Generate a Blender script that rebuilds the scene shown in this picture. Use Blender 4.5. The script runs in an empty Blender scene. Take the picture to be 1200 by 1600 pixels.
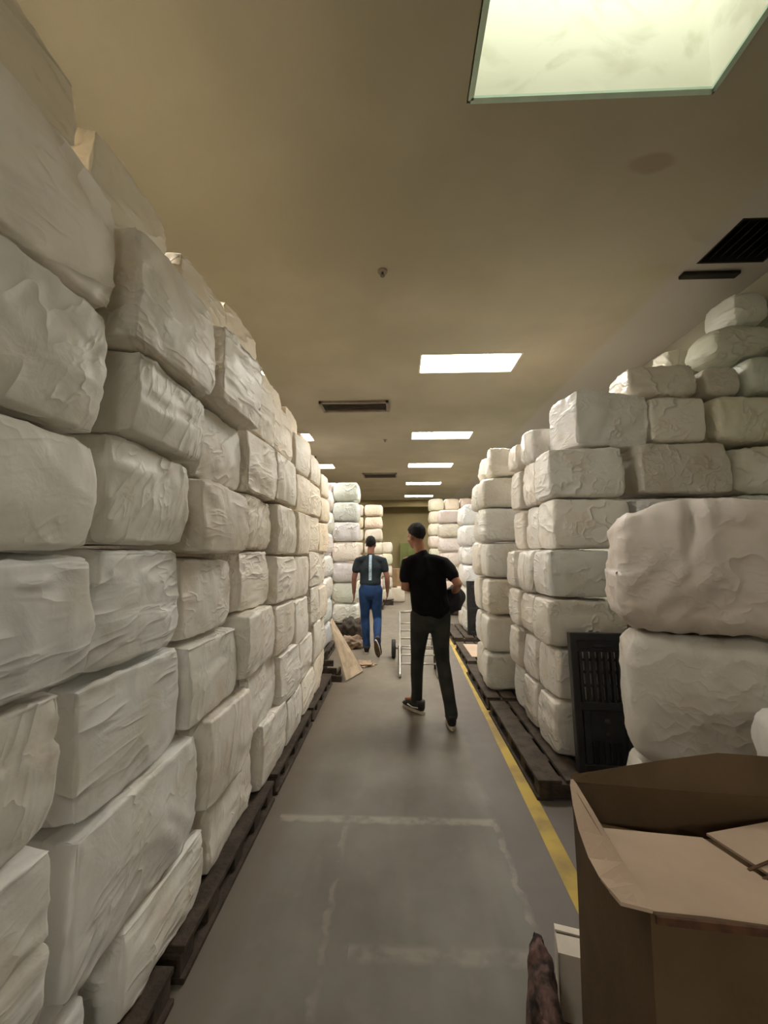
import bpy, bmesh, math, random
from mathutils import Vector, Matrix, noise, Euler
C = bpy.context.scene.collection
PI = math.pi
R = math.radians
random.seed(7)
ORD = ['bottom', 'second', 'third', 'fourth', 'fifth', 'sixth', 'seventh', 'eighth', 'ninth']
NTH = ['first', 'second', 'third', 'fourth', 'fifth', 'sixth', 'seventh', 'eighth']

# ------------------------------------------------------------------ materials
def new_mat(name):
    m = bpy.data.materials.new(name); m.use_nodes = True
    nt = m.node_tree; return m, nt, nt.nodes['Principled BSDF']
def N(nt, typ, **k):
    n = nt.nodes.new(typ)
    for a, v in k.items():
        if a in n.inputs: n.inputs[a].default_value = v
        else: setattr(n, a, v)
    return n
def L(nt, a, b): nt.links.new(a, b)
def math_n(nt, op, a, b=None, c=None):
    n = nt.nodes.new('ShaderNodeMath'); n.operation = op
    for i, v in enumerate((a, b, c)):
        if v is None: continue
        if isinstance(v, (int, float)): n.inputs[i].default_value = v
        else: L(nt, v, n.inputs[i])
    return n.outputs[0]
def mix_c(nt, fac, a, b, mode='MIX'):
    n = nt.nodes.new('ShaderNodeMix'); n.data_type = 'RGBA'; n.blend_type = mode
    for key, v in ((0, fac), (6, a), (7, b)):
        if isinstance(v, (int, float)): n.inputs[key].default_value = v
        elif isinstance(v, tuple): n.inputs[key].default_value = (*v, 1)
        else: L(nt, v, n.inputs[key])
    return n.outputs[2]
def ramp(nt, v, a, b):
    n = nt.nodes.new('ShaderNodeMapRange'); n.inputs[1].default_value = a; n.inputs[2].default_value = b
    n.interpolation_type = 'SMOOTHSTEP'
    L(nt, v, n.inputs[0]); return n.outputs[0]

def simple(name, col, rough=.6, metal=0, var=.12, scale=8, bump=.0, spec=.4, bscale=60):
    m, nt, p = new_mat(name)
    tc = N(nt, 'ShaderNodeTexCoord')
    nz = N(nt, 'ShaderNodeTexNoise', Scale=scale, Detail=5.0)
    L(nt, tc.outputs['Object'], nz.inputs['Vector'])
    dark = tuple(c * (1 - var) for c in col); lite = tuple(min(1, c * (1 + var)) for c in col)
    f = ramp(nt, nz.outputs[0], .3, .7)
    L(nt, mix_c(nt, f, dark, lite), p.inputs['Base Color'])
    p.inputs['Roughness'].default_value = rough; p.inputs['Metallic'].default_value = metal
    p.inputs['Specular IOR Level'].default_value = spec
    if bump:
        n2 = N(nt, 'ShaderNodeTexNoise', Scale=bscale, Detail=3.0)
        L(nt, tc.outputs['Object'], n2.inputs['Vector'])
        b = N(nt, 'ShaderNodeBump', Strength=bump, Distance=.01)
        L(nt, n2.outputs[0], b.inputs['Height']); L(nt, b.outputs[0], p.inputs['Normal'])
    return m

def bale_mat(name, rough, spec, crease, coat=0):
    """white woven/plastic wrap: object colour tint, faint stains, drawn folds"""
    m, nt, p = new_mat(name)
    tc = N(nt, 'ShaderNodeTexCoord'); oi = N(nt, 'ShaderNodeObjectInfo')
    off = N(nt, 'ShaderNodeVectorMath', operation='ADD')
    mul = math_n(nt, 'MULTIPLY', oi.outputs['Random'], 37.0)
    cx = N(nt, 'ShaderNodeCombineXYZ'); L(nt, mul, cx.inputs[0]); L(nt, mul, cx.inputs[1])
    L(nt, tc.outputs['Object'], off.inputs[0]); L(nt, cx.outputs[0], off.inputs[1])
    V = off.outputs[0]
    st = N(nt, 'ShaderNodeTexNoise', Scale=4.5, Detail=4.0); L(nt, V, st.inputs['Vector'])
    base = mix_c(nt, ramp(nt, st.outputs[0], .45, .75), (1, 1, 1), (.90, .85, .78))
    st2 = N(nt, 'ShaderNodeTexNoise', Scale=11., Detail=2.0); L(nt, V, st2.inputs['Vector'])
    base = mix_c(nt, math_n(nt, 'MULTIPLY', ramp(nt, st2.outputs[0], .68, .8), .5), base, (.72, .62, .52))
    L(nt, mix_c(nt, 1.0, base, oi.outputs['Color'], 'MULTIPLY'), p.inputs['Base Color'])
    # rotated, stretched noise -> long drawn folds, only in patches
    def folds(sc_, a0, a1, seed_):
        mp = N(nt, 'ShaderNodeMapping', vector_type='TEXTURE'); mp.inputs['Scale'].default_value = tuple(1 / q for q in sc_)
        rz = N(nt, 'ShaderNodeCombineXYZ')
        L(nt, math_n(nt, 'MULTIPLY_ADD', oi.outputs['Random'], a1, a0), rz.inputs[0])
        L(nt, math_n(nt, 'MULTIPLY_ADD', oi.outputs['Random'], -a1 * .7, a0 + .5), rz.inputs[1])
        L(nt, rz.outputs[0], mp.inputs['Rotation']); L(nt, V, mp.inputs['Vector'])
        n1 = N(nt, 'ShaderNodeTexNoise', Scale=1., Detail=2.0, Distortion=.18); L(nt, mp.outputs[0], n1.inputs['Vector'])
        r1 = math_n(nt, 'ABSOLUTE', math_n(nt, 'SUBTRACT', n1.outputs[0], .5))
        r1 = math_n(nt, 'POWER', math_n(nt, 'SUBTRACT', 1.0, math_n(nt, 'MINIMUM', math_n(nt, 'MULTIPLY', r1, 9.0), 1.0)), 2.2)
        ms = N(nt, 'ShaderNodeTexNoise', Scale=seed_, Detail=1.0); L(nt, V, ms.inputs['Vector'])
        return math_n(nt, 'MULTIPLY', r1, ramp(nt, ms.outputs[0], .42, .60))
    fa = folds((6, 6, 1.5), -.35, -1.3, 3.1)
    fb = folds((13, 13, 2.6), -.2, -1.9, 4.3)
    n2 = N(nt, 'ShaderNodeTexNoise', Scale=9., Detail=4.0, Distortion=.8); L(nt, V, n2.inputs['Vector'])
    n3 = N(nt, 'ShaderNodeTexNoise', Scale=38., Detail=3.0); L(nt, V, n3.inputs['Vector'])
    h = math_n(nt, 'ADD', math_n(nt, 'MULTIPLY', fa, 1.0), math_n(nt, 'MULTIPLY', fb, .35))
    h = math_n(nt, 'ADD', h, math_n(nt, 'MULTIPLY', n2.outputs[0], .55))
    h = math_n(nt, 'ADD', h, math_n(nt, 'MULTIPLY', n3.outputs[0], .06))
    b = N(nt, 'ShaderNodeBump', Strength=crease, Distance=.016)
    L(nt, h, b.inputs['Height']); L(nt, b.outputs[0], p.inputs['Normal'])
    p.inputs['Roughness'].default_value = rough; p.inputs['Specular IOR Level'].default_value = spec
    p.inputs['Coat Weight'].default_value = coat; p.inputs['Coat Roughness'].default_value = .22
    return m

M = {}
M['cloth'] = bale_mat('white_wrap', .5, .3, .6, .06)
M['sack'] = bale_mat('smooth_white_sack', .5, .3, .3, .08)
M['film'] = bale_mat('white_film', .36, .4, .6, .25)
M['shrink'] = bale_mat('glossy_film', .3, .5, .9, .45)
M['wood_dark'] = simple('dark_pallet_wood', (.055, .040, .028), .8, var=.4, scale=12, bump=.4)
M['wood_board'] = simple('pale_board', (.50, .40, .29), .75, var=.2, scale=9, bump=.2)
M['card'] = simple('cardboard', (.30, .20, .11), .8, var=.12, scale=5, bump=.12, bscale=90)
M['card_light'] = simple('cardboard_light', (.50, .375, .28), .8, var=.08, scale=5, bump=.1, bscale=90)  # light on the open box flaps put into the tone; loose sheet shares it
M['card_shade'] = simple('cardboard_shaded', (.115, .072, .037), .85, var=.15, scale=5, bump=.12, bscale=90)  # shade on the box body and back flap put into the brown
M['card_edge'] = simple('cardboard_edge', (.10, .045, .025), .9, var=.3, scale=30)
M['black_plastic'] = simple('black_plastic', (.022, .022, .024), .38, var=.2, scale=10, spec=.5)
M['chrome'] = simple('galvanised_tube', (.55, .53, .49), .35, metal=.8, var=.1)
M['rubber'] = simple('dark_rubber', (.04, .035, .03), .7, var=.3)
M['hub'] = simple('grey_hub', (.42, .39, .35), .5, var=.1)
M['skin'] = simple('skin', (.34, .155, .09), .55, var=.12, scale=14)
M['skin_dark'] = simple('skin_tan', (.27, .12, .08), .55, var=.12, scale=14)
M['hair'] = simple('black_hair', (.006, .005, .0045), .85, var=.4, scale=60, bump=.6, bscale=120)
M['black_cotton'] = simple('black_cotton', (.006, .0055, .006), .9, var=.2, scale=10, bump=.3, bscale=25, spec=.15)
M['charcoal_cotton'] = simple('charcoal_cotton', (.022, .030, .036), .85, var=.25, scale=6, bump=.3, bscale=20, spec=.2)
M['grey_denim'] = simple('grey_denim', (.030, .031, .027), .85, var=.3, scale=7, bump=.3, bscale=30, spec=.2)
M['blue_denim'] = simple('blue_denim', (.020, .050, .135), .8, var=.35, scale=5, bump=.3, bscale=30, spec=.2)
M['shoe_dark'] = simple('black_canvas', (.02, .015, .014), .7, var=.3)
M['shoe_sole'] = simple('pale_rubber_sole', (.52, .45, .36), .6, var=.15)
M['shoe_brown'] = simple('brown_tread', (.12, .085, .055), .7, var=.4, scale=40, bump=.6)
M['print_blue'] = simple('pale_blue_print', (.42, .56, .68), .7, var=.15)
M['print_grey'] = simple('grey_print', (.24, .29, .32), .7, var=.15)
M['white_band'] = simple('white_trim', (.62, .60, .55), .6, var=.1)
M['glove'] = simple('dark_glove', (.03, .03, .035), .7)
M['jacket'] = simple('black_jacket', (.009, .009, .014), .6, var=.3, bump=.3, bscale=20)
M['white_card'] = simple('white_card', (.72, .66, .57), .7, var=.08)
M['mottle'] = simple('mottled_rag', (.085, .048, .04), .9, var=.9, scale=20, bump=.8, bscale=25)
M['rag'] = simple('dark_rag', (.07, .055, .045), .9, var=.5, scale=16, bump=.6, bscale=30)
M['paper'] = simple('crumpled_brown_paper', (.32, .23, .16), .85, var=.3, scale=10, bump=.5, bscale=20)
M['green'] = simple('olive_green_paint', (.10, .115, .03), .6, var=.2, scale=3)
M['metal_dark'] = simple('dark_vent', (.10, .085, .06), .6, var=.25)
M['vent_grey'] = simple('vent_grey', (.24, .20, .16), .6, var=.15)
M['frame'] = simple('cream_frame', (.62, .58, .45), .6, var=.05)
M['hole'] = simple('dark_opening', (.02, .017, .010), .9, var=.4, scale=6)
M['tape'] = simple('brown_tape', (.09, .045, .025), .4, var=.2)

def emis(name, col, s, wave=False):
    m, nt, p = new_mat(name)
    p.inputs['Base Color'].default_value = (.8, .8, .8, 1)
    p.inputs['Emission Color'].default_value = (*col, 1)
    tc = N(nt, 'ShaderNodeTexCoord'); nz = N(nt, 'ShaderNodeTexNoise', Scale=2.5)
    L(nt, tc.outputs['Object'], nz.inputs['Vector'])
    L(nt, math_n(nt, 'MULTIPLY_ADD', nz.outputs[0], s * .3, s * .85), p.inputs['Emission Strength'])
    return m
M['lamp'] = emis('warm_diffuser', (1, .945, .85), 31.)
M['sky_pane'] = emis('skylight_pane', (.97, 1.0, .91), 1.75)
M['small_lamp'] = emis('small_lamp', (1, .97, .9), 10)

def ceiling_mat():
    m, nt, p = new_mat('ceiling_plaster')
    g = N(nt, 'ShaderNodeNewGeometry')
    nz = N(nt, 'ShaderNodeTexNoise', Scale=.9, Detail=4.0); L(nt, g.outputs['Position'], nz.inputs['Vector'])
    col = mix_c(nt, ramp(nt, nz.outputs[0], .35, .7), (.385, .35, .26), (.455, .415, .315))
    sx = N(nt, 'ShaderNodeSeparateXYZ'); L(nt, g.outputs['Position'], sx.inputs[0])
    n2 = N(nt, 'ShaderNodeTexNoise', Scale=5., Detail=4.0); L(nt, g.outputs['Position'], n2.inputs['Vector'])
    wob = math_n(nt, 'MULTIPLY', math_n(nt, 'SUBTRACT', n2.outputs[0], .5), .35)
    def stain(x, y, rx, ry, amt, c, col):
        dx = math_n(nt, 'DIVIDE', math_n(nt, 'SUBTRACT', sx.outputs[0], x), rx)
        dy = math_n(nt, 'DIVIDE', math_n(nt, 'SUBTRACT', sx.outputs[1], y), ry)
        d = math_n(nt, 'ADD', math_n(nt, 'MULTIPLY', dx, dx), math_n(nt, 'MULTIPLY', dy, dy))
        d = math_n(nt, 'ADD', d, math_n(nt, 'MULTIPLY', wob, 4.0))
        f = math_n(nt, 'MULTIPLY', math_n(nt, 'SUBTRACT', 1.0, ramp(nt, d, .3, 1.3)), amt)
        return mix_c(nt, f, col, c)
    col = stain(1.52, 2.2, .14, .07, .55, (.30, .23, .16), col)
    col = stain(2.15, 3.15, .25, .12, .35, (.42, .36, .22), col)
    col = stain(1.15, 3.6, .9, .4, .25, (.48, .43, .30), col)
    col = stain(1.9, 4.6, .8, .9, .2, (.62, .48, .36), col)
    # a paler, greyer strip along the right side
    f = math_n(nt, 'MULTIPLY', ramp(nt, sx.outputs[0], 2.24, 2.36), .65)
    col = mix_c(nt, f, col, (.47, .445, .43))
    L(nt, col, p.inputs['Base Color']); p.inputs['Roughness'].default_value = .9
    b = N(nt, 'ShaderNodeBump', Strength=.15, Distance=.01); L(nt, n2.outputs[0], b.inputs['Height']); L(nt, b.outputs[0], p.inputs['Normal'])
    return m
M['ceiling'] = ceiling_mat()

def floor_mat():
    m, nt, p = new_mat('worn_concrete')
    g = N(nt, 'ShaderNodeNewGeometry'); P = g.outputs['Position']
    sx = N(nt, 'ShaderNodeSeparateXYZ'); L(nt, P, sx.inputs[0]); X, Y = sx.outputs[0], sx.outputs[1]
    nz = N(nt, 'ShaderNodeTexNoise', Scale=1.6, Detail=6.0); L(nt, P, nz.inputs['Vector'])
    n2 = N(nt, 'ShaderNodeTexNoise', Scale=9., Detail=5.0); L(nt, P, n2.inputs['Vector'])
    mp = N(nt, 'ShaderNodeMapping'); mp.inputs['Scale'].default_value = (3.0, .5, 1); L(nt, P, mp.inputs[0])
    n3 = N(nt, 'ShaderNodeTexNoise', Scale=1.5, Detail=3.0); L(nt, mp.outputs[0], n3.inputs['Vector'])
    col = mix_c(nt, ramp(nt, nz.outputs[0], .35, .68), (.140, .124, .102), (.200, .188, .162))
    col = mix_c(nt, math_n(nt, 'MULTIPLY', ramp(nt, n3.outputs[0], .45, .7), .5), col, (.215, .21, .18))
    col = mix_c(nt, math_n(nt, 'MULTIPLY', ramp(nt, n2.outputs[0], .55, .8), .25), col, (.28, .255, .21))
    # browner light from mid distance on, put into the floor colour
    col = mix_c(nt, math_n(nt, 'MULTIPLY', ramp(nt, Y, 2.4, 4.0), .5), col, (.165, .128, .082))
    # purple-grey bare strip right of the worn edge
    wob = math_n(nt, 'MULTIPLY', math_n(nt, 'SUBTRACT', n2.outputs[0], .5), .10)
    Xw = math_n(nt, 'ADD', X, wob)
    f = math_n(nt, 'MULTIPLY', ramp(nt, Xw, .53, .58), .6)
    col = mix_c(nt, f, col, (.142, .118, .112))
    f = math_n(nt, 'MULTIPLY', math_n(nt, 'SUBTRACT', 1.0, ramp(nt, Xw, -.68, -.58)), .45)
    col = mix_c(nt, f, col, (.165, .125, .09))
    def line(v, c, w, amt, lo=None, hi=None, V=None):
        d = math_n(nt, 'ABSOLUTE', math_n(nt, 'SUBTRACT', v, c))
        f = math_n(nt, 'SUBTRACT', 1.0, ramp(nt, d, w * .3, w))
        f = math_n(nt, 'MULTIPLY', f, math_n(nt, 'MULTIPLY', ramp(nt, n2.outputs[0], .35, .6), amt))
        if V is not None:
            f = math_n(nt, 'MULTIPLY', f, math_n(nt, 'MULTIPLY', math_n(nt, 'GREATER_THAN', V, lo), math_n(nt, 'LESS_THAN', V, hi)))
        return f
    Yw = math_n(nt, 'ADD', Y, math_n(nt, 'MULTIPLY', wob, .4))
    for f in (line(Yw, 2.47, .045, .55, -.7, .56, X), line(Yw, 1.70, .05, .3, -.2, .56, X), line(Xw, .555, .022, .35, .2, 2.5, Y),
              line(Xw, -.30, .02, .25, .2, 2.45, Y)):
        col = mix_c(nt, f, col, (.40, .37, .31))
    L(nt, col, p.inputs['Base Color'])
    L(nt, math_n(nt, 'MULTIPLY_ADD', n2.outputs[0], .3, .42), p.inputs['Roughness'])
    p.inputs['Specular IOR Level'].default_value = .35
    b = N(nt, 'ShaderNodeBump', Strength=.12, Distance=.01); L(nt, n2.outputs[0], b.inputs['Height']); L(nt, b.outputs[0], p.inputs['Normal'])
    return m
M['floor'] = floor_mat()
M['wall'] = simple('olive_wall_paint', (.20, .16, .075), .85, var=.12, scale=.7, bump=.1)
M['wall_pale'] = simple('pale_wall_paint', (.50, .50, .42), .85, var=.06, scale=.7, bump=.1)
def yellow_mat():
    m, nt, p = new_mat('worn_yellow_paint')
    g = N(nt, 'ShaderNodeNewGeometry')
    n2 = N(nt, 'ShaderNodeTexNoise', Scale=4., Detail=6.0); L(nt, g.outputs['Position'], n2.inputs['Vector'])
    col = mix_c(nt, ramp(nt, n2.outputs[0], .30, .60), (.30, .20, .05), (.52, .36, .045))
    L(nt, col, p.inputs['Base Color']); p.inputs['Roughness'].default_value = .55
    return m
M['yellow'] = yellow_mat()

# ------------------------------------------------------------------ object helpers
def tag(o, label=None, cat=None, group=None, kind=None):
    if label: o['label'] = label
    if cat: o['category'] = cat
    if group: o['group'] = group
    if kind: o['kind'] = kind
    return o
def empty(name, loc=(0, 0, 0), rz=0, **k):
    o = bpy.data.objects.new(name, None); C.objects.link(o); o.location = loc; o.rotation_euler = (0, 0, rz)
    o.empty_display_size = .1
    return tag(o, **k)
def link(name, bm, mats, parent=None, smooth=False, loc=None, **k):
    me = bpy.data.meshes.new(name)
    bmesh.ops.recalc_face_normals(bm, faces=bm.faces)
    bm.to_mesh(me); bm.free()
    for m in (mats if isinstance(mats, (list, tuple)) else [mats]): me.materials.append(m)
    if smooth: me.polygons.foreach_set('use_smooth', [True] * len(me.polygons))
    o = bpy.data.objects.new(name, me); C.objects.link(o)
    if parent: o.parent = parent
    if loc: o.location = loc
    return tag(o, **k)
def box(bm, x0, x1, y0, y1, z0, z1, mi=0, mat=None, bev=0):
    t = bmesh.new()
    bmesh.ops.create_cube(t, size=1)
    for v in t.verts: v.co = Vector(((x0 + x1) / 2 + v.co.x * (x1 - x0), (y0 + y1) / 2 + v.co.y * (y1 - y0), (z0 + z1) / 2 + v.co.z * (z1 - z0)))
    if bev: bmesh.ops.bevel(t, geom=t.edges[:], offset=bev, segments=2, affect='EDGES', profile=.5)
    merge(bm, t, mi, mat)
def merge(bm, t, mi=0, mat=None):
    mp = {}
    for v in t.verts: mp[v] = bm.verts.new(mat @ v.co if mat else v.co)
    for f in t.faces:
        try:
            nf = bm.faces.new([mp[v] for v in f.verts]); nf.material_index = mi; nf.smooth = f.smooth
        except ValueError: pass
    t.free()
def tube(bm, pts, r, seg=12, mi=0):
    """tube along pts; r is a number or a list of (r_side, r_depth)"""
    pts = [Vector(p) for p in pts]
    rings = []
    for i, p in enumerate(pts):
        a = pts[max(i - 1, 0)]; b = pts[min(i + 1, len(pts) - 1)]
        t = (b - a).normalized()
        s = Vector((1, 0, 0)) - t * t.x
        if s.length < .2: s = Vector((0, 1, 0)) - t * t.y
        s.normalize(); d = t.cross(s)
        q = r if isinstance(r, (int, float)) else r[i]
        rs, rd = (q, q) if isinstance(q, (int, float)) else q
        rings.append([bm.verts.new(p + s * math.cos(2 * PI * k / seg) * rs + d * math.sin(2 * PI * k / seg) * rd) for k in range(seg)])
    for i in range(len(rings) - 1):
        for k in range(seg):
            f = bm.faces.new((rings[i][k], rings[i][(k + 1) % seg], rings[i + 1][(k + 1) % seg], rings[i + 1][k])); f.material_index = mi; f.smooth = True
    for rg in (rings[0], rings[-1]):
        f = bm.faces.new(rg); f.material_index = mi
def ball(bm, c, r, mi=0, rot=None, sub=3):
    t = bmesh.new(); bmesh.ops.create_icosphere(t, subdivisions=sub, radius=1)
    r = (r, r, r) if isinstance(r, (int, float)) else r
    m = Matrix.Translation(c) @ (Euler(rot).to_matrix().to_4x4() if rot else Matrix()) @ Matrix.Diagonal((*r, 1))
    for f in t.faces: f.smooth = True
    merge(bm, t, mi, m)
def sheet(bm, pts, th, mi=0):
    """thick quad through four points"""
    p = [Vector(q) for q in pts]
    n = (p[1] - p[0]).cross(p[3] - p[0]).normalized() * th / 2
    a = [bm.verts.new(q + n) for q in p]; b = [bm.verts.new(q - n) for q in p]
    k = len(p)
    bm.faces.new(a).material_index = mi; bm.faces.new(b[::-1]).material_index = mi
    for i in range(k): bm.faces.new((a[i], b[i], b[(i + 1) % k], a[(i + 1) % k])).material_index = mi

# ------------------------------------------------------------------ bales
def soft_block(sx, sy, sz, seed, step=.03, r=.03, amp=1.0, fold=None):
    """a packed, wrapped block: rounded box with slightly bulging faces, tucked corners and drawn folds. Base at z=0"""
    bm = bmesh.new()
    H = (sx / 2, sy / 2, sz / 2)
    r = min(r, min(H) * .8)
    band = [-1, -math.tan(R(30)), -math.tan(R(15))] if step < .045 else [-1, -.45]
    ax = []
    for h in H:
        m = max(3, round((2 * h - 2 * r) / step))
        lo = [-h + r + r * b_ for b_ in band]
        mid = [-h + r + (2 * h - 2 * r) * i / m for i in range(m + 1)]
        ax.append(lo + mid + [-q for q in lo[::-1]])
    n = [len(q) - 1 for q in ax]
    vs = {}
    off = Vector((seed * 3.17 % 91, seed * 7.31 % 83, seed * 1.93 % 77))
    rnd = random.Random(seed)
    ang = rnd.uniform(-1.1, 1.1); lean = rnd.uniform(-.012, .012) * amp; lean2 = rnd.uniform(-.010, .010) * amp
    skew = [rnd.uniform(-.010, .010) * amp for _ in range(8)]
    ca, sa = math.cos(ang), math.sin(ang)
    fold = rnd.uniform(.3, .7) if fold is None else fold
    has_fold = rnd.random() < .35
    cols_ = [(rnd.uniform(-.9, .9) * H[1], rnd.uniform(-.7, .7) * H[2], rnd.uniform(0, PI)) for _ in range(3)]
    def P(i, j, k):
        key = (i, j, k)
        if key in vs: return vs[key]
        p = Vector((ax[0][i], ax[1][j], ax[2][k]))
        u = [c / h for c, h in zip(p, H)]
        inner = Vector([max(-h + r, min(h - r, c)) for h, c in zip(H, p)])
        d = p - inner
        nrm = d.normalized() if d.length > 1e-6 else Vector((0, 0, 1))
        p = inner + nrm * r
        e = sorted([h - abs(c) for h, c in zip(H, inner)])   # metres from nearest faces (at least r)
        mid = min(1, max(0, (e[1] - r)) / (.30 * min(H[0], H[1], H[2]) * 2))
        bulge = mid * mid * (3 - 2 * mid)
        q = p + off
        a = noise.noise(q * 2.6) * .011
        b = noise.noise(q * 9.0) * .004
        if abs(nrm.x) > abs(nrm.y): s_, t_ = p.y, p.z
        else: s_, t_ = p.x, p.z
        if abs(nrm.z) > .7: s_, t_ = p.x, p.y
        s2 = s_ * ca + t_ * sa; t2 = -s_ * sa + t_ * ca
        f = 1 - abs(noise.noise(Vector((s2 * 1.6 + off.x, t2 * 7.5 + noise.noise(q * 3) * .9, off.z + nrm.x * 2))))
        mask = min(1, max(0, .5 + noise.noise(q * 2.2 + Vector((7, 3, 1))) * 1.6))
        # short creases where the wrap is gathered at the rim
        rim = math.exp(-max(0, e[1] - r) / .05)
        g_ = 1 - abs(noise.noise(Vector((p.x * 11 + off.x, p.y * 11 + off.y, p.z * 11)) ))
        disp = (-.010 + .008 * bulge + a + b + .010 * (f ** 6) * mask + .006 * rim * g_ ** 5) * amp
        if has_fold and abs(nrm.z) < .5:
            zz = (u[2] + 1) / 2 - fold - .07 * math.sin(s_ * 5 + seed)
            disp -= .010 * math.exp(-(zz / .02) ** 2) * amp
            disp -= (.005 if zz > 0 else 0) * amp
        c3 = max(0, .05 - max(0, e[2] - r) - max(0, e[1] - r)) / .05
        disp -= c3 * .008 * amp
        p = p + nrm * disp
        zn = (u[2] + 1) / 2
        sag = .006 * math.sin(zn * PI) * (1 + .5 * math.cos(zn * PI)) * amp
        p.x += sag * u[0] + lean * zn + skew[0] * u[1] * zn
        p.y += sag * u[1] + lean2 * zn + skew[1] * u[0]
        p.z += skew[2] * u[0] * max(0, u[2]) + skew[3] * u[1] * max(0, u[2])
        p.z = max(p.z, -H[2] + .001) + H[2]
        v = bm.verts.new(p); vs[key] = v
        return v
    for a, b, fixed, m in ((1, 2, 0, n[0]), (0, 2, 1, n[1]), (0, 1, 2, n[2])):
        for side in (0, m):
            for i in range(n[a]):
                for j in range(n[b]):
                    idx = []
                    for di, dj in ((0, 0), (1, 0), (1, 1), (0, 1)):
                        k = [0, 0, 0]; k[fixed] = side; k[a] = i + di; k[b] = j + dj
                        idx.append(P(*k))
                    bm.faces.new(idx).smooth = True
    return bm
SEED = [11]
def bale(x0, x1, y0, y1, z0, z1, label, group, mat='cloth', col=(.80, .78, .74), step=.03, r=.03, amp=1.0, rz=None,
         name='wrapped_bale', cat='bale', fold=None, jit=1.0, tilt=0):
    SEED[0] += 1; s = SEED[0]
    rn = random.Random(s * 13)
    g = .008
    bm = soft_block(x1 - x0 - 2 * g, y1 - y0 - 2 * g, z1 - z0 - g, s, step, r, amp, fold)
    o = link(name, bm, M[mat], label=label, cat=cat, group=group)
    o.location = ((x0 + x1) / 2, (y0 + y1) / 2, z0)
    o.rotation_euler = (0, R(tilt), rz if rz is not None else R(rn.uniform(-1.6, 1.6)) * jit)
    k = rn.uniform(.92, 1.06)
    warm = rn.uniform(-.02, .03)
    o.color = (min(1, col[0] * k + warm), min(1, col[1] * k), min(1, col[2] * k - warm), 1)
    return o

# ------------------------------------------------------------------ room shell
XL, XR, YN, YF, ZC = -4.6, 3.06, -6.0, 18.5, 3.85
OPEN = [(.38, 1.58, 1.25, 1.82)]
LIT = []
for yf in (4.96, 8.0, 10.75, 13.6, 16.7): LIT.append((.27, 1.47, yf - .50, yf))
for yf in (1.82, 4.96, 8.05, 10.8, 13.7, 16.7): LIT.append((-2.92, -1.72, yf - .52, yf))
for yf in (-4.4,):  # fill panels added behind the camera, out of view
    LIT.append((.3, 1.5, yf - .5, yf)); LIT.append((-2.92, -1.72, yf - .5, yf))
HATCH = (2.40, 2.92, 2.62, 3.06)
holes = OPEN + LIT + [HATCH]
xs = sorted({XL, XR} | {h[0] for h in holes} | {h[1] for h in holes})
ys = sorted({YN, YF} | {h[2] for h in holes} | {h[3] for h in holes})
bm = bmesh.new(); vv = {}
for i, x in enumerate(xs):
    for j, y in enumerate(ys): vv[i, j] = bm.verts.new((x, y, ZC))
for i in range(len(xs) - 1):
    for j in range(len(ys) - 1):
        cx, cy = (xs[i] + xs[i + 1]) / 2, (ys[j] + ys[j + 1]) / 2
        if any(h[0] < cx < h[1] and h[2] < cy < h[3] for h in holes): continue
        bm.faces.new((vv[i, j], vv[i, j + 1], vv[i + 1, j + 1], vv[i + 1, j]))
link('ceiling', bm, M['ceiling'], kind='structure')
bm = bmesh.new(); box(bm, XL - .1, XR + .1, YN - .1, YF + .1, -.12, 0); link('floor', bm, M['floor'], kind='structure')
for nm, b_, mt in (('wall_left', (XL - .12, XL, YN, YF, 0, 5.2), 'wall'), ('wall_right', (XR, XR + .12, YN, YF, 0, 5.2), 'wall_pale'),
               ('wall_far', (XL, XR, YF, YF + .12, 0, 5.2), 'wall'), ('wall_near', (XL, XR, YN - .12, YN, 0, 5.2), 'wall_pale')):
    bm = bmesh.new(); box(bm, *b_); link(nm, bm, M[mt], kind='structure')
# downstand beam before the far wall
bm = bmesh.new(); box(bm, XL, XR, 17.6, 17.8, 3.55, ZC); link('trim_1', bm, M['wall'], kind='structure')

def light_label(i, x, y):
    if x > 0: return f"bright rectangular ceiling light panel, {NTH[i]} beyond the open skylight in the right-hand row"
    return f"bright rectangular ceiling light panel above the left stack, {NTH[i]} in the left-hand row"
li = ri = 0
for (x0, x1, y0, y1) in LIT:
    if y1 < 0:
        lab = f"unseen ceiling panel added as fill light behind the viewpoint in the {'right' if x0 > 0 else 'left'} row"
    elif x0 > 0: lab = light_label(ri, x0, y0); ri += 1
    else: lab = light_label(li, x0, y0); li += 1
    t = empty('ceiling_light', ((x0 + x1) / 2, (y0 + y1) / 2, ZC), label=lab, cat='ceiling light', group='ceiling light panels')
    w, d = (x1 - x0) / 2, (y1 - y0) / 2
    bm = bmesh.new()
    for a in ((-w, -w + .02, -d, d), (w - .02, w, -d, d), (-w + .02, w - .02, -d, -d + .02), (-w + .02, w - .02, d - .02, d)):
        box(bm, *a, 0, .10)
    link('frame', bm, M['frame'], t)
    bm = bmesh.new(); box(bm, -w + .02, w - .02, -d + .02, d - .02, .03, .05); link('diffuser', bm, M['lamp'], t)
x0, x1, y0, y1 = OPEN[0]
t = empty('skylight', ((x0 + x1) / 2, (y0 + y1) / 2, ZC), label='large open skylight shaft with pale green-white walls, nearest overhead', cat='skylight')
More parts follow.
